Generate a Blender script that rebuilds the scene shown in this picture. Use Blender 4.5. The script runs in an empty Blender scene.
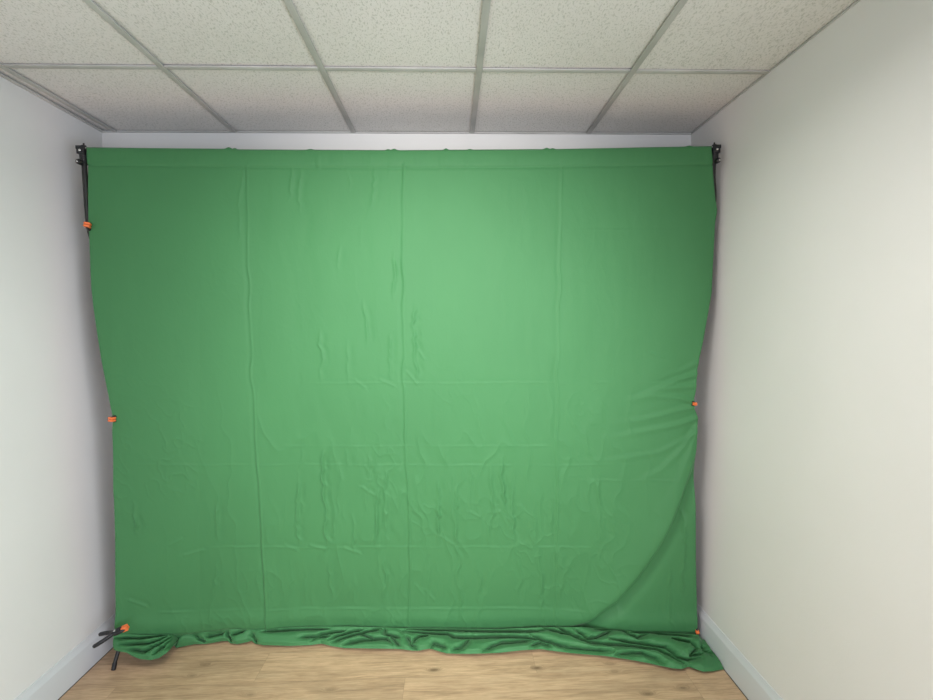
import bpy, bmesh, math
import numpy as np
from mathutils import Vector, Matrix

# ------------------------------------------------------------------ camera
F = 473.0                      # focal length in pixels of a 933 x 700 frame
H_CAM = 1.593                  # eye height
H_ROOM = 2.573
X_L, X_R = -1.725, 1.258       # side walls
Y_B, Y_F = 2.468, -3.0         # wall behind the backdrop, wall behind the viewer
ROLL = math.radians(0.65)

def _basis():
    y = np.array([450.6 - 466.5, 350.0 - 325.5, -F]); y /= np.linalg.norm(y)
    z = np.array([-math.sin(ROLL), math.cos(ROLL), 0.0]); z -= y * z.dot(y); z /= np.linalg.norm(z)
    x = np.cross(y, z)
    return x, y, z             # world axes expressed in camera axes
AX, AY, AZ = _basis()
ROT = np.array([AX, AY, AZ])   # camera axes -> world axes

def P(px, py, D):
    """point of the room at distance D (along the room) seen at a photo position"""
    px, py, D = np.broadcast_arrays(np.asarray(px, float), np.asarray(py, float), np.asarray(D, float))
    d = np.stack([px - 466.5, 350.0 - py, np.full(px.shape, -F)], -1) @ ROT.T
    p = d * (D / d[..., 1])[..., None]
    p[..., 2] += H_CAM
    return p

def PF(px, py, z=0.0):
    """point at height z seen at a photo position"""
    px, py = np.broadcast_arrays(np.asarray(px, float), np.asarray(py, float))
    d = np.stack([px - 466.5, 350.0 - py, np.full(px.shape, -F)], -1) @ ROT.T
    p = d * ((z - H_CAM) / d[..., 2])[..., None]
    p[..., 2] += H_CAM
    return p

scene = bpy.context.scene
cam_data = bpy.data.cameras.new('camera')
cam = bpy.data.objects.new('camera', cam_data)
scene.collection.objects.link(cam)
cam_data.sensor_fit = 'HORIZONTAL'
cam_data.sensor_width = 36.0
cam_data.lens = F * 36.0 / 933.0
cam_data.clip_start = 0.02
m3 = Matrix([[float(ROT[i][j]) for j in range(3)] for i in range(3)])
cam.matrix_world = Matrix.Translation((0, 0, H_CAM)) @ m3.to_4x4()
scene.camera = cam

# ------------------------------------------------------------------ light
world = bpy.data.worlds.new('world'); scene.world = world
world.use_nodes = True
world.node_tree.nodes['Background'].inputs[0].default_value = (0.75, 0.85, 1.0, 1)
world.node_tree.nodes['Background'].inputs[1].default_value = 0.6

def area(name, loc, rot, sx, sy, power, col, spread=180):
    l = bpy.data.lights.new(name, 'AREA'); l.shape = 'RECTANGLE'
    l.size = sx; l.size_y = sy; l.energy = power; l.color = col
    l.spread = math.radians(spread)
    o = bpy.data.objects.new(name, l); scene.collection.objects.link(o)
    o.location = loc; o.rotation_euler = rot
    return o
# ceiling light panel just in front of the visible tiles, and daylight through the window behind the viewer
area('ceiling_panel_light', (-0.12, 0.97, H_ROOM - 0.02), (0, 0, 0), 0.56, 0.56, 25, (1.0, 0.985, 0.95), 165)
# unseen spot added behind the viewer to brighten the middle of the backdrop
sp = bpy.data.lights.new('added_backdrop_spot', 'SPOT'); sp.energy = 365; sp.spot_size = math.radians(57); sp.spot_blend = 1.0; sp.shadow_soft_size = 0.16; sp.color = (1.0, 0.98, 0.95)
spo = bpy.data.objects.new('added_backdrop_spot', sp); C0 = scene.collection; C0.objects.link(spo)
spo.location = (-0.05, -0.75, 1.75)
spo.rotation_euler = (Vector((-0.06, 2.2, 1.12)) - Vector(spo.location)).to_track_quat('-Z', 'Y').to_euler()
spo.scale = (0.94, 1.35, 1.0)
area('window_daylight', (X_R - 0.02, -0.55, 0.95), (math.radians(90), 0, math.radians(90)), 1.9, 1.4, 56, (0.70, 0.83, 1.0))
area('rear_window_daylight', (0.35, Y_F + 0.02, 0.85), (math.radians(90), 0, 0), 1.5, 1.5, 50, (0.76, 0.85, 1.0))

vs = scene.view_settings
vs.view_transform = 'Standard'; vs.look = 'None'; vs.gamma = 1.0; vs.use_curve_mapping = False
vs.exposure = 0.0

# ------------------------------------------------------------------ helpers
C = scene.collection
def smooth(o, angle=None):
    o.data.polygons.foreach_set('use_smooth', [True] * len(o.data.polygons))
    if angle is not None:
        try: o.data.set_sharp_from_angle(angle=math.radians(angle))
        except Exception: pass
def obj(name, bm, mat, parent=None, smooth_angle=35):
    me = bpy.data.meshes.new(name); bmesh.ops.recalc_face_normals(bm, faces=bm.faces)
    bm.to_mesh(me); bm.free()
    o = bpy.data.objects.new(name, me); C.objects.link(o)
    if mat: me.materials.append(mat)
    if parent is not None: o.parent = parent
    if smooth_angle: smooth(o, smooth_angle)
    return o
def struct(name, bm, mat, parent=None, **k):
    o = obj(name, bm, mat, parent, **k)
    if parent is None: o['kind'] = 'structure'
    return o
def tag(o, label, cat, group=None):
    o['label'] = label; o['category'] = cat
    if group: o['group'] = group
    return o
def thing(name, label, cat, loc=(0, 0, 0), group=None):
    o = bpy.data.objects.new(name, None); C.objects.link(o); o.location = loc
    o.empty_display_size = 0.05
    return tag(o, label, cat, group)

def add_box(bm, lo, hi, bevel=0.0, M=None):
    vs_ = [bm.verts.new((x, y, z)) for x in (lo[0], hi[0]) for y in (lo[1], hi[1]) for z in (lo[2], hi[2])]
    fs = [(0, 1, 3, 2), (4, 6, 7, 5), (0, 4, 5, 1), (2, 3, 7, 6), (0, 2, 6, 4), (1, 5, 7, 3)]
    faces = [bm.faces.new([vs_[i] for i in f]) for f in fs]
    geom = vs_
    if bevel:
        r = bmesh.ops.bevel(bm, geom=list({e for f in faces for e in f.edges}), offset=bevel, segments=2, affect='EDGES', profile=0.5)
        geom = list({v for f in r['faces'] for v in f.verts} | {v for v in vs_ if v.is_valid})
    if M is not None:
        bmesh.ops.transform(bm, matrix=M, verts=geom)
def add_cyl(bm, p0, p1, r0, r1=None, seg=20, bevel=0.0):
    if r1 is None: r1 = r0
    p0, p1 = Vector(p0), Vector(p1); d = p1 - p0
    q = d.to_track_quat('Z', 'Y'); n = d.length
    rings = [(0, r0), (n, r1)]
    if bevel: rings = [(0, r0 - bevel), (bevel, r0), (n - bevel, r1), (n, r1 - bevel)]
    loops = []
    for h, r in rings:
        loops.append([bm.verts.new(p0 + q @ Vector((r * math.cos(a), r * math.sin(a), h)))
                      for a in (2 * math.pi * i / seg for i in range(seg))])
    for a, b in zip(loops, loops[1:]):
        for i in range(seg): bm.faces.new((a[i], a[(i + 1) % seg], b[(i + 1) % seg], b[i]))
    bm.faces.new(loops[0][::-1]); bm.faces.new(loops[-1])
def add_tube(bm, pts, radii, seg=16, flat=1.0):
    """swept tube through points, radius per point"""
    pts = [Vector(p) for p in pts]; n = len(pts)
    if not hasattr(radii, '__len__'): radii = [radii] * n
    loops = []; up = None
    for i, p in enumerate(pts):
        t = (pts[min(i + 1, n - 1)] - pts[max(i - 1, 0)]).normalized()
        if up is None:
            up = Vector((0, 1, 0)) if abs(t.y) < 0.9 else Vector((1, 0, 0))
        side = t.cross(up).normalized(); up = side.cross(t).normalized()
        loops.append([bm.verts.new(p + side * radii[i] * math.cos(a) + up * radii[i] * flat * math.sin(a))
                      for a in (2 * math.pi * k / seg for k in range(seg))])
    for a, b in zip(loops, loops[1:]):
        for i in range(seg): bm.faces.new((a[i], a[(i + 1) % seg], b[(i + 1) % seg], b[i]))
    bm.faces.new(loops[0][::-1]); bm.faces.new(loops[-1])
def add_prism(bm, outline, axis_len, M):
    """2-D outline (x, z) extruded along y"""
    a = [bm.verts.new(M @ Vector((x, -axis_len / 2, z))) for x, z in outline]
    b = [bm.verts.new(M @ Vector((x, axis_len / 2, z))) for x, z in outline]
    n = len(outline)
    for i in range(n): bm.faces.new((a[i], a[(i + 1) % n], b[(i + 1) % n], b[i]))
    bm.faces.new(a[::-1]); bm.faces.new(b)
def catmull(pts, k=8):
    pts = [Vector(p) for p in pts]; out = []
    for i in range(len(pts) - 1):
        p0 = pts[max(i - 1, 0)]; p1 = pts[i]; p2 = pts[i + 1]; p3 = pts[min(i + 2, len(pts) - 1)]
        for j in range(k):
            t = j / k
            out.append(0.5 * ((2 * p1) + (p2 - p0) * t + (2 * p0 - 5 * p1 + 4 * p2 - p3) * t * t + (3 * p1 - p0 - 3 * p2 + p3) * t ** 3))
    out.append(pts[-1]); return out

# ------------------------------------------------------------------ materials
def mat(name, base, rough=0.6, metal=0.0, spec=0.5):
    m = bpy.data.materials.new(name); m.use_nodes = True
    b = m.node_tree.nodes['Principled BSDF']
    b.inputs['Base Color'].default_value = (*base, 1); b.inputs['Roughness'].default_value = rough
    b.inputs['Metallic'].default_value = metal; b.inputs['Specular IOR Level'].default_value = spec
    return m, m.node_tree, b
def node(nt, kind, **kw):
    n = nt.nodes.new(kind)
    for k, v in kw.items():
        if k.startswith('_'): setattr(n, k[1:], v)
        else: n.inputs[k.replace('__', ' ')].default_value = v
    return n
def ramp(nt, fac, stops):
    r = nt.nodes.new('ShaderNodeValToRGB'); el = r.color_ramp.elements
    while len(el) < len(stops): el.new(0.5)
    for e, (p, c) in zip(el, stops):
        e.position = p; e.color = (*c, 1) if hasattr(c, '__len__') else (c, c, c, 1)
    nt.links.new(fac, r.inputs[0]); return r.outputs[0]
def coords(nt, scale=(1, 1, 1), rot=(0, 0, 0)):
    t = nt.nodes.new('ShaderNodeTexCoord'); mp = nt.nodes.new('ShaderNodeMapping')
    mp.inputs['Scale'].default_value = scale; mp.inputs['Rotation'].default_value = rot
    nt.links.new(t.outputs['Object'], mp.inputs[0]); return mp.outputs[0]
def noise(nt, vec, scale, detail=3, rough=0.5, dist=0.0):
    n = node(nt, 'ShaderNodeTexNoise', Scale=scale, Detail=detail, Roughness=rough, Distortion=dist)
    nt.links.new(vec, n.inputs['Vector']); return n.outputs['Fac']
def bump(nt, b, h, strength=0.3, dist=0.002, prev=None):
    n = node(nt, 'ShaderNodeBump', Strength=strength, Distance=dist)
    nt.links.new(h, n.inputs['Height'])
    if prev is not None: nt.links.new(prev, n.inputs['Normal'])
    nt.links.new(n.outputs[0], b.inputs['Normal']); return n.outputs[0]
def mixc(nt, fac, a, b, mode='MIX'):
    n = nt.nodes.new('ShaderNodeMix'); n.data_type = 'RGBA'; n.blend_type = mode
    for s, v in ((0, fac), (6, a), (7, b)):
        if hasattr(v, 'is_linked'): nt.links.new(v, n.inputs[s])
        else: n.inputs[s].default_value = v if s == 0 else (*v, 1)
    return n.outputs[2]
def math_n(nt, op, a, b=None):
    n = nt.nodes.new('ShaderNodeMath'); n.operation = op
    for i, v in enumerate((a, b)):
        if v is None: continue
        if hasattr(v, 'is_linked'): nt.links.new(v, n.inputs[i])
        else: n.inputs[i].default_value = v
    return n.outputs[0]

def wall_paint(name, base):
    m, nt, b = mat(name, base, 0.75, spec=0.25)
    v = coords(nt)
    big = noise(nt, v, 1.6, 3); fine = noise(nt, v, 190, 3, 0.6); mid = noise(nt, v, 60, 2)
    c = ramp(nt, big, [(0.3, tuple(x * 0.975 for x in base)), (0.7, tuple(min(1, x * 1.02) for x in base))])
    nt.links.new(c, b.inputs['Base Color'])
    p = bump(nt, b, fine, 0.25, 0.001); bump(nt, b, mid, 0.15, 0.002, p)
    return m
M_WALL = wall_paint('white_wall_paint', (0.805, 0.782, 0.765))

M_TRIM, _, _ = mat('white_gloss_trim', (0.67, 0.67, 0.69), 0.4)
M_SEAL, _, _ = mat('dark_joint', (0.06, 0.05, 0.045), 0.8)
M_BAR, ntb, bb = mat('grid_bar_white', (0.47, 0.48, 0.45), 0.6, spec=0.25)
vb = coords(ntb)
ntb.links.new(ramp(ntb, noise(ntb, vb, 5, 3), [(0.35, (0.47, 0.46, 0.44)), (0.7, (0.60, 0.585, 0.565))]), bb.inputs['Base Color'])

def tile_material():
    m, nt, b = mat('mineral_fibre_tile', (0.6, 0.6, 0.57), 0.95, spec=0.1)
    v = coords(nt, (1, 0.42, 1), (0, 0, 0.12))
    f1 = noise(nt, v, 185, 1.0, 0.5, 0.3)
    v2 = coords(nt)
    f2 = noise(nt, v2, 260, 2, 0.6)
    pits = ramp(nt, f1, [(0.33, 0.0), (0.42, 1.0)])
    worm = ramp(nt, noise(nt, coords(nt, (1, 0.6, 1), (0, 0, -0.2)), 230, 1, 0.5, 0.2), [(0.30, 0.0), (0.38, 1.0)])
    allp = math_n(nt, 'MULTIPLY', pits, worm)
    big = noise(nt, v2, 2.2, 3)
    base = ramp(nt, big, [(0.3, (0.77, 0.735, 0.705)), (0.7, (0.81, 0.775, 0.75))])
    col = mixc(nt, allp, (0.62, 0.60, 0.56), base)  # shadow inside the pits is painted in as a darker colour
    nt.links.new(col, b.inputs['Base Color'])
    p = bump(nt, b, allp, 0.5, 0.0022); bump(nt, b, f2, 0.25, 0.0012, p)
    return m
M_TILE = tile_material()

SEAM_Y = float(PF(450, 676)[1]); J0 = float(PF(266, 660)[0]); J1 = float(PF(404.5, 683)[0]); PLANK = 0.19
def floor_material():
    m, nt, b = mat('oak_laminate', (0.4, 0.27, 0.16), 0.42, spec=0.4)
    tc = nt.nodes.new('ShaderNodeTexCoord'); sep = nt.nodes.new('ShaderNodeSeparateXYZ')
    nt.links.new(tc.outputs['Object'], sep.inputs[0]); X, Y = sep.outputs[0], sep.outputs[1]
    row_f = math_n(nt, 'DIVIDE', math_n(nt, 'SUBTRACT', Y, SEAM_Y), PLANK)
    row = math_n(nt, 'FLOOR', row_f); fr = math_n(nt, 'FRACT', row_f)
    wn = nt.nodes.new('ShaderNodeTexWhiteNoise'); wn.noise_dimensions = '1D'
    nt.links.new(row, wn.inputs['W'])
    # joints: the row nearest the backdrop is jointed at one place, the next one further right
    shift = math_n(nt, 'MULTIPLY', row, J1 - J0)
    xs = math_n(nt, 'DIVIDE', math_n(nt, 'ADD', math_n(nt, 'ADD', X, shift), -J0), 1.28)
    cell = math_n(nt, 'FLOOR', xs); fx = math_n(nt, 'FRACT', xs)
    comb = nt.nodes.new('ShaderNodeCombineXYZ'); nt.links.new(row, comb.inputs[0]); nt.links.new(cell, comb.inputs[1])
    wn2 = nt.nodes.new('ShaderNodeTexWhiteNoise'); wn2.noise_dimensions = '3D'; nt.links.new(comb.outputs[0], wn2.inputs['Vector'])
    tone = wn2.outputs['Value']
    # grain
    off = nt.nodes.new('ShaderNodeVectorMath'); off.operation = 'MULTIPLY_ADD'
    nt.links.new(tc.outputs['Object'], off.inputs[0]); off.inputs[1].default_value = (1, 1, 1)
    sc = nt.nodes.new('ShaderNodeVectorMath'); sc.operation = 'SCALE'; sc.inputs['Scale'].default_value = 13.0
    nt.links.new(wn2.outputs['Color'], sc.inputs[0]); nt.links.new(sc.outputs[0], off.inputs[2])
    # knots bend the grain: distance field of the knots seen in the photo
    knots = [(434, 670, 1.0), (537, 668, 1.0), (615, 672, .5), (648, 694, .9), (683, 688, .8), (205, 665, .45), (330, 690, .4), (192, 676, .5), (250, 695, .6), (610, 664, .5)]
    kd = None
    for kx, ky, s in knots:
        q = PF(kx, ky)
        dx = math_n(nt, 'MULTIPLY', math_n(nt, 'SUBTRACT', X, float(q[0])), 0.42)
        dy = math_n(nt, 'SUBTRACT', Y, float(q[1]))
        d2 = math_n(nt, 'ADD', math_n(nt, 'MULTIPLY', dx, dx), math_n(nt, 'MULTIPLY', dy, dy))
        e = math_n(nt, 'MULTIPLY', math_n(nt, 'EXPONENT', math_n(nt, 'MULTIPLY', d2, -1.0 / (0.008 ** 2 * 2))), s)
        kd = e if kd is None else math_n(nt, 'ADD', kd, e)
    g_map = nt.nodes.new('ShaderNodeMapping'); g_map.inputs['Scale'].default_value = (0.8, 11, 1)
    nt.links.new(off.outputs[0], g_map.inputs[0])
    warp = nt.nodes.new('ShaderNodeCombineXYZ'); nt.links.new(math_n(nt, 'MULTIPLY', kd, 0.9), warp.inputs[1])
    addw = nt.nodes.new('ShaderNodeVectorMath'); addw.operation = 'ADD'
    nt.links.new(g_map.outputs[0], addw.inputs[0]); nt.links.new(warp.outputs[0], addw.inputs[1])
    g1 = noise(nt, addw.outputs[0], 2.6, 5, 0.6, 1.2)
    g2 = noise(nt, addw.outputs[0], 16, 4, 0.65, 0.4)
    bm_ = nt.nodes.new('ShaderNodeMapping'); bm_.inputs['Scale'].default_value = (1.0, 3.2, 1); nt.links.new(off.outputs[0], bm_.inputs[0])
    blotch = noise(nt, bm_.outputs[0], 2.4, 4, 0.6, 0.8)
    base = ramp(nt, g1, [(0.30, (0.34, 0.215, 0.125)), (0.48, (0.58, 0.375, 0.225)), (0.70, (0.68, 0.465, 0.29))])
    col = mixc(nt, 0.40, base, ramp(nt, g2, [(0.35, (0.33, 0.21, 0.125)), (0.65, (0.70, 0.50, 0.325))]))
    col = mixc(nt, 0.45, col, mixc(nt, 1.0, col, ramp(nt, blotch, [(0.35, 0.66), (0.65, 1.2)]), 'MULTIPLY'))
    col = mixc(nt, 1.0, col, ramp(nt, tone, [(0.0, 0.90), (1.0, 1.06)]), 'MULTIPLY')
    col = mixc(nt, math_n(nt, 'MINIMUM', math_n(nt, 'MULTIPLY', kd, 0.75), 0.8), col, (0.10, 0.055, 0.03))
    # seams
    ed = math_n(nt, 'MINIMUM', fr, math_n(nt, 'SUBTRACT', 1.0, fr))
    s1 = math_n(nt, 'LESS_THAN', ed, 0.006)
    ex = math_n(nt, 'MINIMUM', fx, math_n(nt, 'SUBTRACT', 1.0, fx))
    s2 = math_n(nt, 'LESS_THAN', ex, 0.0009)
    seam = math_n(nt, 'MAXIMUM', s1, s2)
    col = mixc(nt, math_n(nt, 'MULTIPLY', seam, 0.28), col, (0.14, 0.085, 0.05))
    nt.links.new(col, b.inputs['Base Color'])
    bump(nt, b, math_n(nt, 'SUBTRACT', math_n(nt, 'MULTIPLY', g2, 0.3), seam), 0.15, 0.001)
    return m
M_FLOOR = floor_material()

M_BLACK, _, _ = mat('black_plastic', (0.012, 0.012, 0.014), 0.38)
M_POST, _, _ = mat('black_coated_tube', (0.014, 0.013, 0.012), 0.45)
M_STEEL, _, _ = mat('bright_steel', (0.75, 0.75, 0.74), 0.25, 1.0)
M_ORANGE, _, _ = mat('orange_rubber', (0.85, 0.19, 0.055), 0.5)

def cloth_material():
    m, nt, b = mat('green_backdrop_fabric', (0.055, 0.33, 0.085), 0.62, spec=0.28)
    v = coords(nt)
    big = noise(nt, v, 2.0, 3)
    c = ramp(nt, big, [(0.3, (0.049, 0.178, 0.065)), (0.7, (0.052, 0.190, 0.069))])
    nt.links.new(c, b.inputs['Base Color'])
    b.inputs['Sheen Weight'].default_value = 0.15
    b.inputs['Sheen Roughness'].default_value = 0.45
    b.inputs['Sheen Tint'].default_value = (0.6, 1.0, 0.65, 1)
    fine = noise(nt, coords(nt, (1, 1, 1)), 420, 2, 0.6)
    cr = noise(nt, coords(nt, (1.0, 1.0, 0.7), (0, 0.5, 0)), 26, 4, 0.62, 1.2)
    p = bump(nt, b, cr, 0.16, 0.004); bump(nt, b, fine, 0.12, 0.0006, p)
    return m
M_CLOTH = cloth_material()

# ------------------------------------------------------------------ the room
def slab(lo, hi):
    bm = bmesh.new(); add_box(bm, lo, hi); return bm
T = 0.1
struct('floor', slab((X_L - T, Y_F - T, -0.1), (X_R + T, Y_B + T, 0.0)), M_FLOOR, smooth_angle=None)
struct('wall_left', slab((X_L - T, Y_F, 0), (X_L, Y_B, H_ROOM + 0.15)), M_WALL, smooth_angle=None)
struct('wall_right', slab((X_R, Y_F, 0), (X_R + T, Y_B, H_ROOM + 0.15)), M_WALL, smooth_angle=None)
struct('wall_back', slab((X_L - T, Y_B, 0), (X_R + T, Y_B + T, H_ROOM + 0.15)), M_WALL, smooth_angle=None)
struct('wall_front', slab((X_L - T, Y_F - T, 0), (X_R + T, Y_F, H_ROOM + 0.15)), M_WALL, smooth_angle=None)

# suspended ceiling: tiles lying on a grid of bars
bar_x = [float(P(px, 133.2, Y_B)[0]) for px in (235, 354, 472, 588)]
step = (bar_x[-1] - bar_x[0]) / 3
bar_x = [bar_x[0] - step + 0.012] + bar_x          # the first bar hugs the left wall
row_y = [Y_B - 0.60 * k for k in range(1, 10) if Y_B - 0.60 * k > Y_F]
bm = bmesh.new()
xs_ = [X_L] + bar_x + [X_R]; ys_ = [Y_B] + row_y + [Y_F]
rng = np.random.default_rng(4)
for i in range(len(xs_) - 1):
    for j in range(len(ys_) - 1):
        dz = rng.uniform(0.000, 0.0035)
        add_box(bm, (xs_[i] + 0.001, ys_[j + 1] + 0.001, H_ROOM + 0.003 + dz), (xs_[i + 1] - 0.001, ys_[j] - 0.001, H_ROOM + 0.018 + dz))
ceiling = struct('ceiling', bm, M_TILE, smooth_angle=None)
bm = bmesh.new(); add_box(bm, (X_L - T, Y_F - T, H_ROOM + 0.15), (X_R + T, Y_B + T, H_ROOM + 0.2))
struct('ceiling_slab', bm, M_WALL, ceiling, smooth_angle=None)
def tbar(x0, x1, y0, y1, drop=0.0):
    bm = bmesh.new()
    add_box(bm, (x0, y0, H_ROOM - 0.0035 - drop), (x1, y1, H_ROOM + 0.001 - drop), 0.0008)
    if x1 - x0 < y1 - y0: add_box(bm, ((x0 + x1) / 2 - .001, y0, H_ROOM), ((x0 + x1) / 2 + .001, y1, H_ROOM + 0.035))
    else: add_box(bm, (x0, (y0 + y1) / 2 - .001, H_ROOM), (x1, (y0 + y1) / 2 + .001, H_ROOM + 0.035))
    return bm
for x in bar_x:
    struct('main_bar', tbar(x - 0.012, x + 0.012, Y_F, Y_B - 0.001), M_BAR, ceiling)
for y in row_y:
    for i in range(len(xs_) - 1):
        a = xs_[i] + (0.012 if i else 0.0); b_ = xs_[i + 1] - (0.012 if i < len(xs_) - 2 else 0.0)
        struct('cross_bar', tbar(a + 0.0005, b_ - 0.0005, y - 0.012, y + 0.012, -0.0006), M_BAR, ceiling)
# wall angles around the edge, with the dark gap above them
def angle_trim(name, lo, hi, vlo, vhi):
    bm = bmesh.new(); add_box(bm, lo, hi); add_box(bm, vlo, vhi); return struct(name, bm, M_BAR, smooth_angle=None)
z0, z1 = H_ROOM - 0.004, H_ROOM - 0.0008
angle_trim('trim_1', (X_L, Y_F, z0), (X_L + 0.020, Y_B, z1), (X_L, Y_F, z1), (X_L + 0.001, Y_B, z1 + 0.02))
angle_trim('trim_2', (X_R - 0.006, Y_F, z0), (X_R, Y_B, z1), (X_R - 0.001, Y_F, z1), (X_R, Y_B, z1 + 0.02))
angle_trim('trim_3', (X_L + 0.02, Y_B - 0.010, z0), (X_R - 0.006, Y_B, z1), (X_L + 0.02, Y_B - 0.001, z1), (X_R - .006, Y_B, z1 + 0.02))

def skirting(side):
    x = X_L if side < 0 else X_R; s = -side
    prof = [(0, 0), (0.018, 0), (0.018, 0.115), (0.0165, 0.120), (0.010, 0.128), (0.006, 0.140), (0.004, 0.145), (0, 0.145)]
    bm = bmesh.new()
    a = [bm.verts.new((x + s * u, Y_F, v + 0.0015)) for u, v in prof]; b_ = [bm.verts.new((x + s * u, Y_B, v + 0.0015)) for u, v in prof]
    n = len(prof)
    for i in range(n): bm.faces.new((a[i], a[(i + 1) % n], b_[(i + 1) % n], b_[i]))
    bm.faces.new(a[::-1]); bm.faces.new(b_)
    return bm
bl = struct('baseboard_left', skirting(-1), M_TRIM, smooth_angle=50)
br = struct('baseboard_right', skirting(1), M_TRIM, smooth_angle=50)
bm = bmesh.new(); add_box(bm, (X_L + 0.018, Y_B - 0.018, 0.0015), (X_R - 0.018, Y_B, 0.145), 0.002)
struct('baseboard_back', bm, M_TRIM)
for nm, par, x0, x1 in (('sealant_line', bl, X_L + 0.0175, X_L + 0.0205), ('sealant_line', br, X_R - 0.0205, X_R - 0.0175)):
    bm = bmesh.new(); add_box(bm, (x0, Y_F, 0.0002), (x1, Y_B - 0.018, 0.0022)); struct(nm, bm, M_SEAL, par, smooth_angle=None)

# ------------------------------------------------------------------ the backdrop cloth
def vnoise(x, y, seed=0):
    """smooth value noise in [-1, 1]"""
    xi = np.floor(x).astype(np.int64); yi = np.floor(y).astype(np.int64)
    fx = x - xi; fy = y - yi
    fx = fx * fx * fx * (fx * (fx * 6 - 15) + 10); fy = fy * fy * fy * (fy * (fy * 6 - 15) + 10)
    def h(a, b):
        n = (a * 374761393 + b * 668265263 + seed * 974634777) & 0x7fffffff
        n = ((n ^ (n >> 13)) * 1274126177) & 0x7fffffff
        n = n ^ (n >> 16)
        return (n & 0xffff) / 32767.5 - 1
    return (h(xi, yi) * (1 - fx) + h(xi + 1, yi) * fx) * (1 - fy) + (h(xi, yi + 1) * (1 - fx) + h(xi + 1, yi + 1) * fx) * fy
def fbm(x, y, seed=0, o=3):
    s = 0; a = 1; t = 0
    for k in range(o): s = s + a * vnoise(x * 2 ** k, y * 2 ** k, seed + k * 17); t += a; a *= 0.5
    return s / t
def ss(a, b, x):
    t = np.clip((x - a) / (b - a), 0, 1); return t * t * (3 - 2 * t)
def itp(x, pts):
    p = np.array(pts, float); return np.interp(x, p[:, 0], p[:, 1])
def bell(d, w): return np.exp(-(d / w) ** 2)

EDGE_L = [(140, 86.5), (150, 86.6), (170, 87.5), (215, 88), (235, 89), (270, 90), (290, 91), (308, 93), (335, 97), (360, 101), (385, 106), (405, 110), (415, 112), (422, 112.8), (430, 112), (450, 112.5), (480, 113), (510, 114), (540, 115), (640, 115.5)]
EDGE_R = [(140, 711), (150, 711.5), (165, 713), (200, 716.5), (208, 718), (214, 717.5), (222, 716), (260, 714), (293, 712), (310, 709), (340, 703.5), (358, 699.5), (370, 697.5), (390, 696), (403, 694), (409, 694.6), (413, 696.5), (418, 698), (424, 697.7), (450, 696.4), (480, 695.8), (560, 696), (600, 697), (640, 697)]
TOP = [(80, 148), (150, 148.9), (228, 149.6), (240, 150.2), (400, 150.9), (560, 149.8), (640, 148.2), (720, 146.8)]
BOT = [(112, 637), (180, 636.5), (200, 634.5), (230, 631), (262, 631.5), (300, 629), (350, 628.3), (400, 629.8), (450, 630.3), (500, 631), (540, 629.5), (580, 629), (600, 631), (640, 634.5), (700, 635)]
DBOT = [(112, 2.205), (150, 2.26), (200, 2.34), (300, 2.375), (450, 2.375), (580, 2.345), (640, 2.30), (700, 2.24)]
D_TOP = 2.15

def polyline_field(px, py, pts):
    """distance to a polyline and parameter along it, in photo pixels"""
    best = np.full(px.shape, 1e9); par = np.zeros(px.shape); sgn = np.zeros(px.shape)
    p = np.array(pts, float); L = np.r_[0, np.cumsum(np.hypot(*(p[1:] - p[:-1]).T))]
    for i in range(len(p) - 1):
        d = p[i + 1] - p[i]; n = d @ d
        t = np.clip(((px - p[i, 0]) * d[0] + (py - p[i, 1]) * d[1]) / n, 0, 1)
        qx = px - p[i, 0] - t * d[0]; qy = py - p[i, 1] - t * d[1]
        dist = np.hypot(qx, qy); m = dist < best
        best = np.where(m, dist, best); par = np.where(m, (L[i] + t * math.sqrt(n)) / L[-1], par)
        sgn = np.where(m, np.sign(d[0] * qy - d[1] * qx), sgn)
    return best * np.where(sgn == 0, 1, sgn), par

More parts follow.
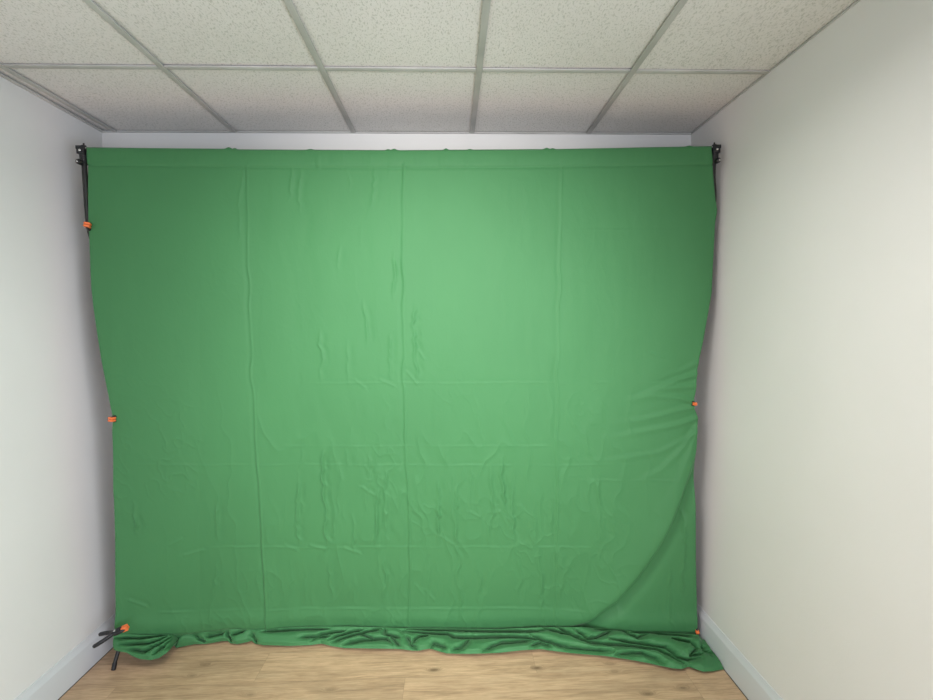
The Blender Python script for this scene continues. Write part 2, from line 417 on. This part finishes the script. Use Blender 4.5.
def sheet():
    NX, NT = 880, 640
    s = np.linspace(0, 1, NX)[None, :]; t = np.linspace(0, 1, NT)[:, None]
    px = 100 + 600 * s + 0 * t
    for _ in range(3):
        py = itp(px, TOP) * (1 - t) + (itp(px, BOT) + 2.6) * t
        l = itp(py, EDGE_L) - 1.0; r = itp(py, EDGE_R) + 1.0; px = l + (r - l) * s
    D = D_TOP + (itp(px, DBOT) - D_TOP) * (0.25 * t + 0.75 * t ** 2.2)
    base = P(px, py, D)
    X, Z = base[..., 0], base[..., 2]
    # out: displacement towards the viewer, metres
    out = 0.006 * fbm(X * 1.6, Z * 0.9, 3) * ss(0, .1, t)
    out += 0.0020 * fbm(X * 9 + 0.4 * fbm(X * 3, Z * 3, 9), Z * 2.2, 5)
    # fold lines left from packing
    for pts, a, w in (
        ([(247, 166), (248, 260), (252, 380), (256, 440), (262, 540), (267, 608), (268, 631)], 0.0030, 1.5),
        ([(404, 166), (403, 210), (403, 300), (404, 400), (407, 480), (410, 560), (410, 630)], 0.0036, 1.5),
        ([(562, 166), (560, 260), (558, 340), (557, 450), (556, 560), (556, 631)], 0.0026, 1.5)):
        d, u = polyline_field(px, py, pts)
        d = d + 1.2 * vnoise(py / 22, px * 0 + 3, 11)
        k = 0.55 + 0.45 * ss(0.2, 0.8, u) + 0.3 * vnoise(py / 16, px * 0, 23)
        out += 1.1 * a * k * (bell(d, w * .75) - 0.75 * bell(d - 2.6, w * 1.4))
    # step in the left fold line near the floor: the left panel lies over the right one
    d, u = polyline_field(px, py, [(253, 400), (256, 440), (262, 540), (267, 608), (268, 640)])
    out += 0.007 * ss(0.1, 0.9, u) * ss(-14, 0, d) * (1 - ss(0, 1.8, d)) * (py > 400)
    for yy, x0, x1, a in ((383, 300, 690, .0011), (446, 270, 560, .0012), (465, 120, 640, .0014), (480, 560, 690, .001), (547, 200, 600, .0020), (608, 150, 600, .0026), (230, 560, 690, .0006)):
        d = py - yy - 0.9 * fbm(px / 30, px * 0 + yy, 31) - (6 * ((px - 400) / 300) ** 2 if yy == 608 else 0)
        k = ss(x0, x0 + 25, px) * (1 - ss(x1 - 25, x1, px)) * (0.7 + 0.5 * vnoise(px / 14, px * 0 + yy, 7))
        out += 0.75 * a * k * (bell(d, 0.95) - 0.6 * bell(d + 2.2, 1.7))
    # wavy upright wrinkles between the fold lines
    W = [(325, 448, 552, .0042), (299, 480, 545, .0030), (379, 485, 545, .0038), (353, 512, 555, .0030), (384, 556, 604, .0030), (217, 498, 540, .0030), (134, 500, 536, .0036),
         (436, 480, 545, .0036), (503, 455, 515, .0036), (491, 465, 548, .0028), (458, 480, 620, .0022), (514, 480, 545, .0026), (386, 465, 545, .0022), (541, 552, 615, .0030),
         (428, 560, 604, .0020), (345, 450, 470, .002), (300, 450, 470, .002), (370, 450, 480, .0018), (330, 555, 600, .0022), (215, 560, 600, .0018), (290, 560, 600, .0016),
         (365, 300, 345, .0016), (395, 250, 300, .0018), (392, 330, 380, .0020), (415, 300, 380, .0022), (320, 330, 382, .0016), (350, 340, 385, .0014), (292, 166, 200, .0018),
         (373, 166, 205, .0022), (350, 166, 190, .0014), (520, 556, 604, .0016), (478, 556, 606, .0018), (600, 470, 540, .0012), (682, 500, 600, .0022), (340, 245, 270, .0012), (240, 166, 240, .0010), (300, 166, 215, .0012), (670, 560, 630, .0014)]
    rw = np.random.default_rng(12)
    for i in range(46):
        up_ = i % 3 == 0
        x0 = 275 + 300 * ((i * 0.618) % 1); y0 = rw.uniform(550, 585) if up_ else rw.uniform(450, 525)
        W.append((x0, y0, min(y0 + rw.uniform(18, 60), 606 if up_ else 545), rw.uniform(.0004, .0013)))
    for i, (x0, ya, yb, a) in enumerate(W):
        xc = x0 + 3.0 * vnoise(py / 17, px * 0 + i * 3.3, 41) + 1.0 * vnoise(py / 5, px * 0 + i, 43)
        k = ss(ya - 4, ya + 14, py) * (1 - ss(yb - 14, yb + 4, py)) * (0.8 + 0.35 * vnoise(py / 8, px * 0 + i, 44))
        out += 2.1 * a * k * (bell(px - xc, 1.4) - 0.55 * bell(px - xc - 4.0, 2.8))
    # soft crumple, stronger in the lower half
    low = ss(360, 480, py) * (1 - 0.6 * ss(590, 690, px))
    r1 = 1 - np.abs(fbm(X * 10 + 0.6 * fbm(X * 5, Z * 5, 61), Z * 3.4, 62, 2)) * 2.2
    r2 = 1 - np.abs(fbm(X * 17 + Z * 9, Z * 11 - X * 5, 65, 2)) * 2.4
    mid = ss(200, 300, px) * (1 - ss(600, 680, px))
    out += 0.0036 * np.clip(r1, 0, 1) ** 2 * (0.12 + 0.88 * low) * (0.45 + 0.55 * mid)
    patch = np.clip(fbm(X * 3.1, Z * 3.1, 71, 2) * 1.6 + 0.1, 0, 1)
    out += 0.0022 * np.clip(r2, 0, 1) ** 3 * patch * (0.15 + 0.85 * low)
    # short slanting crumples next to the fold lines
    for i, (x0, y0, dx, dy, a) in enumerate([(362, 487, 12, 8, .002), (440, 536, 14, 9, .002), (470, 512, 10, 5, .0015), (310, 545, 16, 4, .002), (345, 548, 14, 5, .002), (425, 590, 9, 10, .002), (416, 585, 8, 10, .0016), (415, 345, 9, 14, .0015), (407, 372, 10, 12, .0016), (100 + 280, 380, 14, 6, .0012), (185, 555, 18, -5, .0015), (130, 600, 16, 6, .002), (170, 545, 12, -6, .0013), (355, 380, 10, 8, .001), (650, 353, 14, 5, .0012), (285, 545, 12, 5, .0015), (500, 512, 8, 14, .002)]):
        d, u = polyline_field(px, py, [(x0, y0), (x0 + dx, y0 + dy)])
        out += 1.1 * a * (bell(d, 1.3) - 0.5 * bell(d + 3.0, 2.0))
    # gathers pulled from the clamp on the right edge
    fan = [([(695, 403), (680, 398), (655, 396), (620, 401)], .006), ([(696, 386), (672, 388), (640, 396)], .006), ([(697, 374), (678, 380), (655, 390), (630, 400)], .007),
           ([(695, 407), (672, 412), (640, 420), (610, 424)], .005), ([(698, 418), (680, 424), (650, 430), (600, 440)], .006), ([(697, 425), (684, 446), (660, 470), (630, 486)], .006),
           ([(698, 362), (680, 372), (660, 376)], .004), ([(697, 430), (688, 452), (672, 490), (650, 520)], .005), ([(697, 432), (660, 452), (600, 462), (560, 462)], .003)]
    for i, (pts, a) in enumerate(fan):
        d, u = polyline_field(px, py, pts)
        k = (1 - u) ** 0.8 * np.minimum(1, ss(-.02, .05, u) + .3)
        out += a * k * (bell(d, 2.2 + 1.8 * u) - 0.5 * bell(d - 4.5, 3.2))
    # the swag: cloth drops away to the right of a curve running from the clamp to the floor
    d, u = polyline_field(px, py, [(700, 418), (697, 440), (690, 466), (680, 494), (668, 524), (654, 550), (636, 576), (614, 600), (585, 620), (545, 634), (520, 640)])

    reach = ss(0.02, 0.25, u) * (1 - ss(0.70, 0.93, u)) * (py > 400)
    dd = -d
    lip = np.where(dd < 0, np.exp(-(dd / 16) ** 2), np.exp(-(dd / 3.0) ** 2))
    out += 0.030 * reach * lip * (1 + 0.15 * vnoise(py / 30, px * 0, 91))
    out += 0.010 * reach * bell(dd + 24, 14) * 0.5
    out -= 0.026 * reach * bell(dd - 8, 7)
    # rod sleeve: a roll over the crossbar and its seam
    v = (py - itp(px, TOP))
    out += 0.006 * np.sqrt(np.clip(1 - ((v - 8) / 8.6) ** 2, 0, 1)) * (0.8 + 0.25 * fbm(px / 7, px * 0, 95))
    out -= 0.0022 * bell(v - 17.2, 1.3)
    out += 0.0022 * ss(.2, 1, vnoise(px / 6.5, v * 0, 97)) * bell(v - 13, 9) * (0.3 + ss(200, 300, px) * (1 - ss(440, 520, px)))
    # hem at the foot of the sheet tucks inward
    out -= 0.020 * ss(0.985, 1.0, t)
    out += 0.008 * bell((t - 0.970) * 60, 1.0)
    # edges roll back round the posts
    el = (px - l) ; er = (r - px)
    out -= 0.014 * (1 - np.sqrt(np.clip(1 - np.clip(1 - el / 3.0, 0, 1) ** 2, 0, 1)))
    out -= 0.014 * (1 - np.sqrt(np.clip(1 - np.clip(1 - er / 3.0, 0, 1) ** 2, 0, 1)))
    vert = base.copy(); vert[..., 1] -= out
    # the top goes over the bar: two extra rows that run back behind it
    rows = [vert]
    top = vert[0].copy()
    bar_y = D_TOP + 0.014
    pre = []
    for ang in (60, 30, 0, -30, -60, -80):
        rr = top.copy(); a = math.radians(ang)
        rr[:, 1] = bar_y - 0.016 * math.sin(a) ; rr[:, 2] = top[:, 2] + 0.016 * math.cos(a) - 0.008

        pre.append(rr)
    back = top.copy(); back[:, 1] = bar_y + 0.015; back[:, 2] = top[:, 2] - 0.07
    pre.append(back)
    pre = pre[::-1]
    tuft = np.zeros(NX)
    for x0, a, w in ((228, .007, 2.5), (234, .005, 1.5), (394, .006, 2.5), (388, .004, 2), (446, .006, 2), (547, .006, 2.5), (553, .004, 2), (470, .003, 2), (310, .003, 3), (690, .004, 3)):
        tuft += a * np.exp(-((px[0] - x0) / w) ** 2)
    for rr in pre[2:]: rr[:, 2] += tuft
    allv = np.concatenate([np.stack(pre), vert], 0)
    return allv

def bottom_strip():
    """the surplus cloth lying in folds along the foot"""
    NX, NQ = 1100, 100
    top = [(115.5, 634), (140, 635), (178, 635), (200, 633), (230, 630), (262, 630), (300, 627.5), (350, 627), (400, 628.5), (450, 629), (500, 629.5), (540, 628), (580, 627.5), (600, 629), (640, 632.5), (697, 634), (702, 641), (710, 649), (717, 657), (724, 668)]
    bot = [(115.5, 650.5), (122, 652), (128, 653), (134, 656.5), (142, 659.5), (152, 660.5), (160, 658.5), (167, 653.5), (173, 646), (178, 641.5), (186, 643), (196, 644.5), (208, 644), (222, 641.5), (228, 641), (231, 643.5), (238, 644.5), (248, 642.5), (252, 641), (256, 644), (264, 645.5), (290, 646.3), (310, 645.5), (322, 644), (332, 646.5), (345, 648.5), (370, 649), (400, 649.5), (412, 651), (420, 651), (430, 649), (440, 652), (447, 654), (470, 654.5), (500, 653.3), (520, 651), (540, 649.6), (556, 652), (575, 654), (600, 656), (625, 659.5), (650, 664), (672, 669), (680, 669.5), (688, 667), (694, 669.5), (702, 672), (712, 671.5), (724.5, 669.2)]
    s = np.linspace(0, 1, NX)[None, :]; q = np.linspace(0, 1, NQ)[:, None]
    px = 115.5 + (724.2 - 115.5) * s + 0 * q
    pyt = itp(px, top) - 0.8 * (1 - ss(695, 705, px)); pyb = itp(px, bot)
    Dt = 0.012 + itp(px, [(115, 2.215), (150, 2.26), (200, 2.345), (300, 2.38), (450, 2.38), (580, 2.35), (640, 2.305), (697, 2.25), (724, 2.225)])
    A = P(px, pyt, Dt)
    Bf = PF(px, pyb, 0.004)
    A[..., 2] = np.maximum(A[..., 2], 0.01)
    Bl = P(px, pyb, 2.19 + 0 * px)
    wl = (1 - ss(166, 182, px))[..., None]
    B = Bf * (1 - wl) + Bl * wl
    # keep order: the front edge is never behind the back edge
    B[..., 1] = np.minimum(B[..., 1], A[..., 1] - 0.006)
    X = A[..., 0]
    qq = q + 0.05 * fbm(X * 5, q * 2, 3) * np.sin(np.pi * q)
    h = A * (1 - q[..., None]) + B * q[..., None]
    pile = np.sin(np.pi * np.clip(q, 0, 1)) ** 0.8
    h[..., 2] += 0.012 * pile
    # the heap: puffed cloth between the creases that run through it
    pyc = pyt + (pyb - pyt) * q
    CREASE = [[(253, 636), (254, 640), (257, 644)], [(329, 641.5), (350, 635), (363, 632)], [(331, 644), (343, 641), (363, 635.5), (382, 630.5)],
              [(343, 646), (363, 642.5), (386, 641.5), (393, 646)], [(384, 630.5), (386, 637), (400, 641)], [(360, 636.5), (377, 643)], [(312, 643), (321, 637), (346, 633)],
              [(390, 639), (400, 647.5)], [(407, 639), (412, 647.5), (417, 650)], [(412, 646), (419, 639), (429, 638)], [(430, 649), (434, 646), (446, 650)],
              [(402, 634), (424, 635.5), (448, 637), (453, 640.5), (470, 641), (500, 640), (527, 640.5), (550, 644)], [(453, 652), (462, 650), (471, 642)],
              [(483, 652), (501, 646), (532, 643)], [(407, 631), (476, 633), (536, 634), (550, 631)], [(531, 647.5), (541, 645), (550, 648)],
              [(530, 637.5), (543, 643), (568, 650), (590, 652), (612, 653)], [(543, 630), (559, 635), (570, 637.5), (591, 645.5), (607, 647.6)], [(557, 629), (575, 640), (595, 646.5)],
              [(575, 633), (588, 642), (597, 641), (613, 632)], [(593, 631), (620, 630), (631, 637.5), (638, 641), (647, 636)], [(629, 634), (647, 633), (697, 638.6)],
              [(595, 646.5), (631, 649), (656, 652), (670, 658), (687.5, 667)], [(609, 642), (638, 646.5), (665, 651), (678, 660), (687, 662), (701, 661)],
              [(615, 656), (642, 655.5), (662, 664)], [(670, 641), (690, 645), (697, 652), (690, 658), (704, 658)], [(700, 650), (706, 658), (714, 664)],
              [(117, 641), (140, 640.5), (169, 636)], [(121, 647), (148, 646.5), (160, 642), (171, 636)], [(126, 651), (145, 654), (158, 648), (175, 636)], [(154, 656), (164, 649), (177, 636)],
              [(166, 651), (174, 644), (179.5, 634.5)], [(181, 634), (180.5, 643)], [(195, 634), (198, 640), (206, 643)], [(228.6, 633), (228.6, 638), (232, 643)], [(232, 637.7), (245, 633)],
              [(262, 634), (290, 632), (330, 631)], [(206, 640), (216, 637), (226, 635)], [(300, 640), (330, 638.5)]]
    wx = px + 1.2 * fbm(px / 9, pyc / 4, 33, 2); wy = pyc + 0.5 * fbm(px / 7, pyc / 3, 34, 2)
    gap = np.full(px.shape, 1e9)
    for pts in CREASE:
        d, u = polyline_field(wx, wy, pts)
        d = np.abs(d) + 1.6 * np.clip(np.abs(2 * u - 1) - .72, 0, 1) * 3      # creases open out at their ends
        gap = np.minimum(gap, d)
    amp = itp(px, [(115, .022), (150, .034), (178, .020), (230, .028), (300, .026), (350, .036), (450, .046), (600, .050), (690, .044), (712, .018), (724, .004)])
    edge = ss(0, .10, q) * (1 - 0.45 * ss(.86, 1, q))
    w_ = itp(px, [(115, 1.6), (300, 1.8), (450, 1.9), (600, 2.1), (724, 2.5)])
    dz = amp * (1.25 * (1 - np.exp(-gap / w_)) - 0.35) * edge - 0.016 * np.exp(-(gap / 0.9) ** 2) * edge * ss(.004, .02, amp)
    dz += 0.004 * fbm(X * 6, q * 3, 8, 2) * edge
    nrm = np.array([0, -0.75, 0.66])
    V = h + dz[..., None] * nrm
    V[..., 2] = np.maximum(V[..., 2], 0.0035)
    V[..., 1] = np.minimum(V[..., 1], Y_B - 0.03)
    # front hem turns under
    rows = [V]
    last = V[-1]
    u1 = last.copy(); u1[:, 1] += 0.004; u1[:, 2] = np.maximum(u1[:, 2] - 0.003, 0.0015)
    u2 = last.copy(); u2[:, 1] += 0.03; u2[:, 2] = np.maximum(u2[:, 2] - 0.002, 0.0014)
    return np.concatenate([V, u1[None], u2[None]], 0)

def grid_faces(r, c, off=0):
    i = np.arange(r - 1)[:, None] * c + np.arange(c - 1)[None, :]
    i = i.ravel() + off
    return np.stack([i, i + c, i + c + 1, i + 1], 1)
g1 = sheet(); g2 = bottom_strip()
# keep all of the cloth between the side walls
v1 = g1.reshape(-1, 3); v2 = g2.reshape(-1, 3)
v2[:, 0] = np.minimum(v2[:, 0], X_R - 0.0215)
allv = np.concatenate([v1, v2]); faces = np.concatenate([grid_faces(*g1.shape[:2]), grid_faces(*g2.shape[:2], off=len(v1))])
me = bpy.data.meshes.new('green_screen_cloth')
me.vertices.add(len(allv)); me.vertices.foreach_set('co', allv.astype(np.float32).ravel())
me.loops.add(faces.size); me.loops.foreach_set('vertex_index', faces.astype(np.int32).ravel())
me.polygons.add(len(faces)); me.polygons.foreach_set('loop_start', np.arange(0, faces.size, 4, dtype=np.int32))
me.update(calc_edges=True); me.validate()
me.polygons.foreach_set('use_smooth', np.ones(len(faces), bool))
me.materials.append(M_CLOTH)
cloth = bpy.data.objects.new('green_screen_cloth', me); C.objects.link(cloth)
tag(cloth, 'large creased green backdrop cloth hanging to the floor between the two white side walls', 'backdrop')

# ------------------------------------------------------------------ the stand holding it
def pt(px, py, D): return tuple(float(v) for v in P(px, py, D))
bz = float(P(400, 150.9, D_TOP)[2])
BAR_Y = D_TOP + 0.014
hl = P(83.2, 152, BAR_Y); hr = P(716.5, 151, BAR_Y)
stand = thing('backdrop_stand', 'black telescopic stand with crossbar holding up the green backdrop cloth', 'stand', (0, 0, 0))
# crossbar threads through the sleeve
bm = bmesh.new()
tops = [(px, float(itp(px, TOP))) for px in range(92, 712, 40)]
pts = [pt(80.5, 153.5, BAR_Y)] + [tuple(np.array(pt(x, y, BAR_Y)) - np.array([0, 0, .012])) for x, y in tops] + [pt(716.5, 152, BAR_Y)]
add_tube(bm, catmull(pts, 3), 0.0115)
obj('crossbar', bm, M_POST, stand)

def build_side(side, post_pts, foot_pts, hub, knob_dir):
    bm = bmesh.new()
    path = catmull(post_pts, 8)
    n = len(path)
    rad = [0.0105 + (0.0025 if i > n * 0.45 else 0) + (0.003 if i > n * .78 else 0) for i in range(n)]
    add_tube(bm, path, rad, 18)
    obj('post', bm, M_POST, stand)
    # locking collar, hidden mostly by the cloth
    k = int(n * 0.45)
    bm = bmesh.new(); d = (path[k + 1] - path[k - 1]).normalized()
    add_cyl(bm, path[k] - d * .025, path[k] + d * .025, 0.018, bevel=.003); obj('locking_collar', bm, M_BLACK, stand)
    # head: socket block, saddle, screw knobs
    h = Vector(post_pts[0])
    bm = bmesh.new()
    add_cyl(bm, h - Vector((0, 0, .052)), h + Vector((0, 0, -.006)), 0.0155, 0.0165, bevel=.002)
    add_box(bm, (h.x - .017, h.y - .020, h.z - .012), (h.x + .017, h.y + .020, h.z + .012), .003)
    add_box(bm, (h.x - .019, h.y - .021, h.z + .008), (h.x + .019, h.y - .015, h.z + .024), .0015)
    add_box(bm, (h.x - .019, h.y + .015, h.z + .008), (h.x + .019, h.y + .021, h.z + .024), .0015)
    head = obj('mounting_head', bm, M_BLACK, stand)
    bm = bmesh.new()
    c = h + Vector((side * 0.001, -0.013, -0.047)); add_cyl(bm, c, c + Vector((side * .004, -0.020, -.002)), 0.0130, 0.0105, 10, bevel=.002)
    kn = obj('knob', bm, M_BLACK, head)
    bm = bmesh.new(); add_cyl(bm, c + Vector((side * .004, -.0195, -.002)), c + Vector((side * .0045, -.0225, -.002)), .0042, bevel=.001); obj('bolt', bm, M_STEEL, kn)
    bm = bmesh.new(); c = h + Vector((0.0, -0.020, 0.002)); add_cyl(bm, c, c + Vector((0, -.005, 0)), .0052, bevel=.001); obj('bolt', bm, M_STEEL, head)
    bm = bmesh.new(); c = h + Vector((-side * 0.002, 0, .02)); add_cyl(bm, c, c + Vector((0, 0, .020)), .0035, bevel=.0008)
    add_cyl(bm, c + Vector((0, 0, .006)), c + Vector((0, 0, .010)), .010, bevel=.001)
    obj('spigot', bm, M_BLACK, head)
    # tripod
    hub = Vector(hub)
    bm = bmesh.new(); add_cyl(bm, hub - Vector((0, 0, .03)), hub + Vector((0, 0, .035)), .021, bevel=.004); obj('hub', bm, M_BLACK, stand)
    for f in foot_pts:
        f = Vector(f); bm = bmesh.new()
        d = (f - hub); d.z = 0; d.normalize(); a = hub + d * .018
        end = f + Vector((0, 0, .012))
        add_tube(bm, [a, a.lerp(end, .5), end], .0085, 14)
        leg = obj('leg', bm, M_POST, stand)
        bm = bmesh.new(); dd = (end - a).normalized(); add_cyl(bm, end - dd * .02, Vector((f.x, f.y, 0.0005)) + dd * .002 * 0, .0100, .0100, bevel=.002); obj('foot', bm, M_BLACK, leg)

lp = [pt(83.6, 152.5, BAR_Y)] + [pt(x, y, d) for x, y, d in ((84.9, 175, 2.165), (88.3, 222, 2.17), (93.5, 245, 2.175), (98.5, 275, 2.18), (106.5, 335, 2.195), (118, 410, 2.21), (121, 480, 2.225), (122.5, 560, 2.245))]
foot = PF(113.5, 670)
hubL = (lp[-1][0] + .002, 2.262, 0.16)
lp.append((hubL[0], hubL[1], hubL[2] - .02))
build_side(-1, lp, [(float(foot[0]), float(foot[1]), 0), (hubL[0] + .24, 2.37, 0), (hubL[0] - .06, 2.375, 0)], hubL, 1)
rp = [pt(714.6, 151.5, BAR_Y)] + [pt(x, y, d) for x, y, d in ((713.0, 175, 2.165), (713.6, 205, 2.17), (705, 270, 2.18), (698, 330, 2.19), (686.5, 403, 2.222), (686, 480, 2.268), (686.5, 560, 2.30))]
hubR = (rp[-1][0] - .002, 2.335, 0.16)
rp.append((hubR[0], hubR[1], hubR[2] - .02))
build_side(1, rp, [(hubR[0] - .02, 2.285, 0), (hubR[0] - .24, 2.40, 0), (hubR[0] + .06, 2.41, 0)], hubR, -1)

# ------------------------------------------------------------------ spring clamps
def make_clamp(label, loc, x_dir, up, scale=1.0, spread=1.0):
    """jaws at the origin pointing along +x_dir; handles behind; the two arms open in the plane (x_dir, up)"""
    x = Vector(x_dir).normalized(); z = Vector(up); z = (z - x * z.dot(x)).normalized(); y = z.cross(x)
    R = Matrix((x, y, z)).transposed().to_4x4()
    root = thing('spring_clamp', label, 'clamp', loc, 'spring clamps along the cloth edges')
    root.rotation_euler = R.to_euler(); root.scale = (scale,) * 3
    for s in (1, -1):
        bm = bmesh.new()
        # jaw in front of the pivot (pivot at x = -0.055) crosses to the opposite handle
        def put(x_, z_): return Vector((x_, 0, z_ * s * (spread if z_ < 0 else 1)))
        prof = [(-0.006, .006, .0055), (-0.018, .0105, .007), (-0.036, .013, .008), (-0.052, .009, .0095), (-0.066, -.002, .009), (-0.085, -.016, .0078), (-0.11, -.030, .0078), (-0.135, -.040, .0082), (-0.150, -.0445, .0075), (-0.155, -.046, .004)]
        add_tube(bm, [put(a, b) for a, b, c in prof], [c * 1.32 for a, b, c in prof], 14)
        arm = obj('arm', bm, M_BLACK, root)
        bm = bmesh.new()
        add_box(bm, (-0.022, -0.014, .0012 if s > 0 else -.0125), (0.007, 0.014, .0125 if s > 0 else -.0012), .003)
        pad = obj('pad', bm, M_ORANGE, arm); pad['label'] = 'orange rubber jaw pad'
    bm = bmesh.new(); add_cyl(bm, (-.056, -.014, 0), (-.056, .014, 0), .0065, bevel=.001); obj('pivot_pin', bm, M_STEEL, root)
    bm = bmesh.new(); pts = []
    for i in range(49):
        a = i / 48 * 2 * math.pi * 3; pts.append(Vector((-.056 + .010 * math.cos(a), -.009 + .018 * i / 48, .010 * math.sin(a))))
    add_tube(bm, pts, .0012, 8); obj('spring', bm, M_STEEL, root)
    return root
edgeD = lambda px, py: 2.16 + 0.05 * ss(300, 640, py)
make_clamp('orange-tipped black spring clamp near the top left of the cloth, below the stand head', pt(86.8, 224.5, 2.125), (0.30, -0.95, 0.14), (0.1, 0.2, 1), 0.82, 0.35)
make_clamp('small orange-tipped spring clamp halfway down the left edge of the cloth', pt(110.6, 419.5, 2.150), (-0.28, -1, 0.0), (0.12, 0, 1), 0.8)
make_clamp('large black spring clamp sticking out at the bottom left corner, over the skirting board', pt(126.5, 627.5, 2.150), (0.84, 0.15, 0.30), (.75, 0.8, 0.5), 0.85, 0.85)
make_clamp('spring clamp halfway down the right edge of the cloth, where gathers fan out', pt(695.6, 404, 2.160), (0.28, -1, 0), (0, 0, 1), 0.55)
make_clamp('spring clamp at the bottom right corner of the cloth, beside the right skirting board', pt(697.8, 632.5, 2.225), (-0.05, -1, -0.15), (0, 0, 1), 0.55, 0.3)
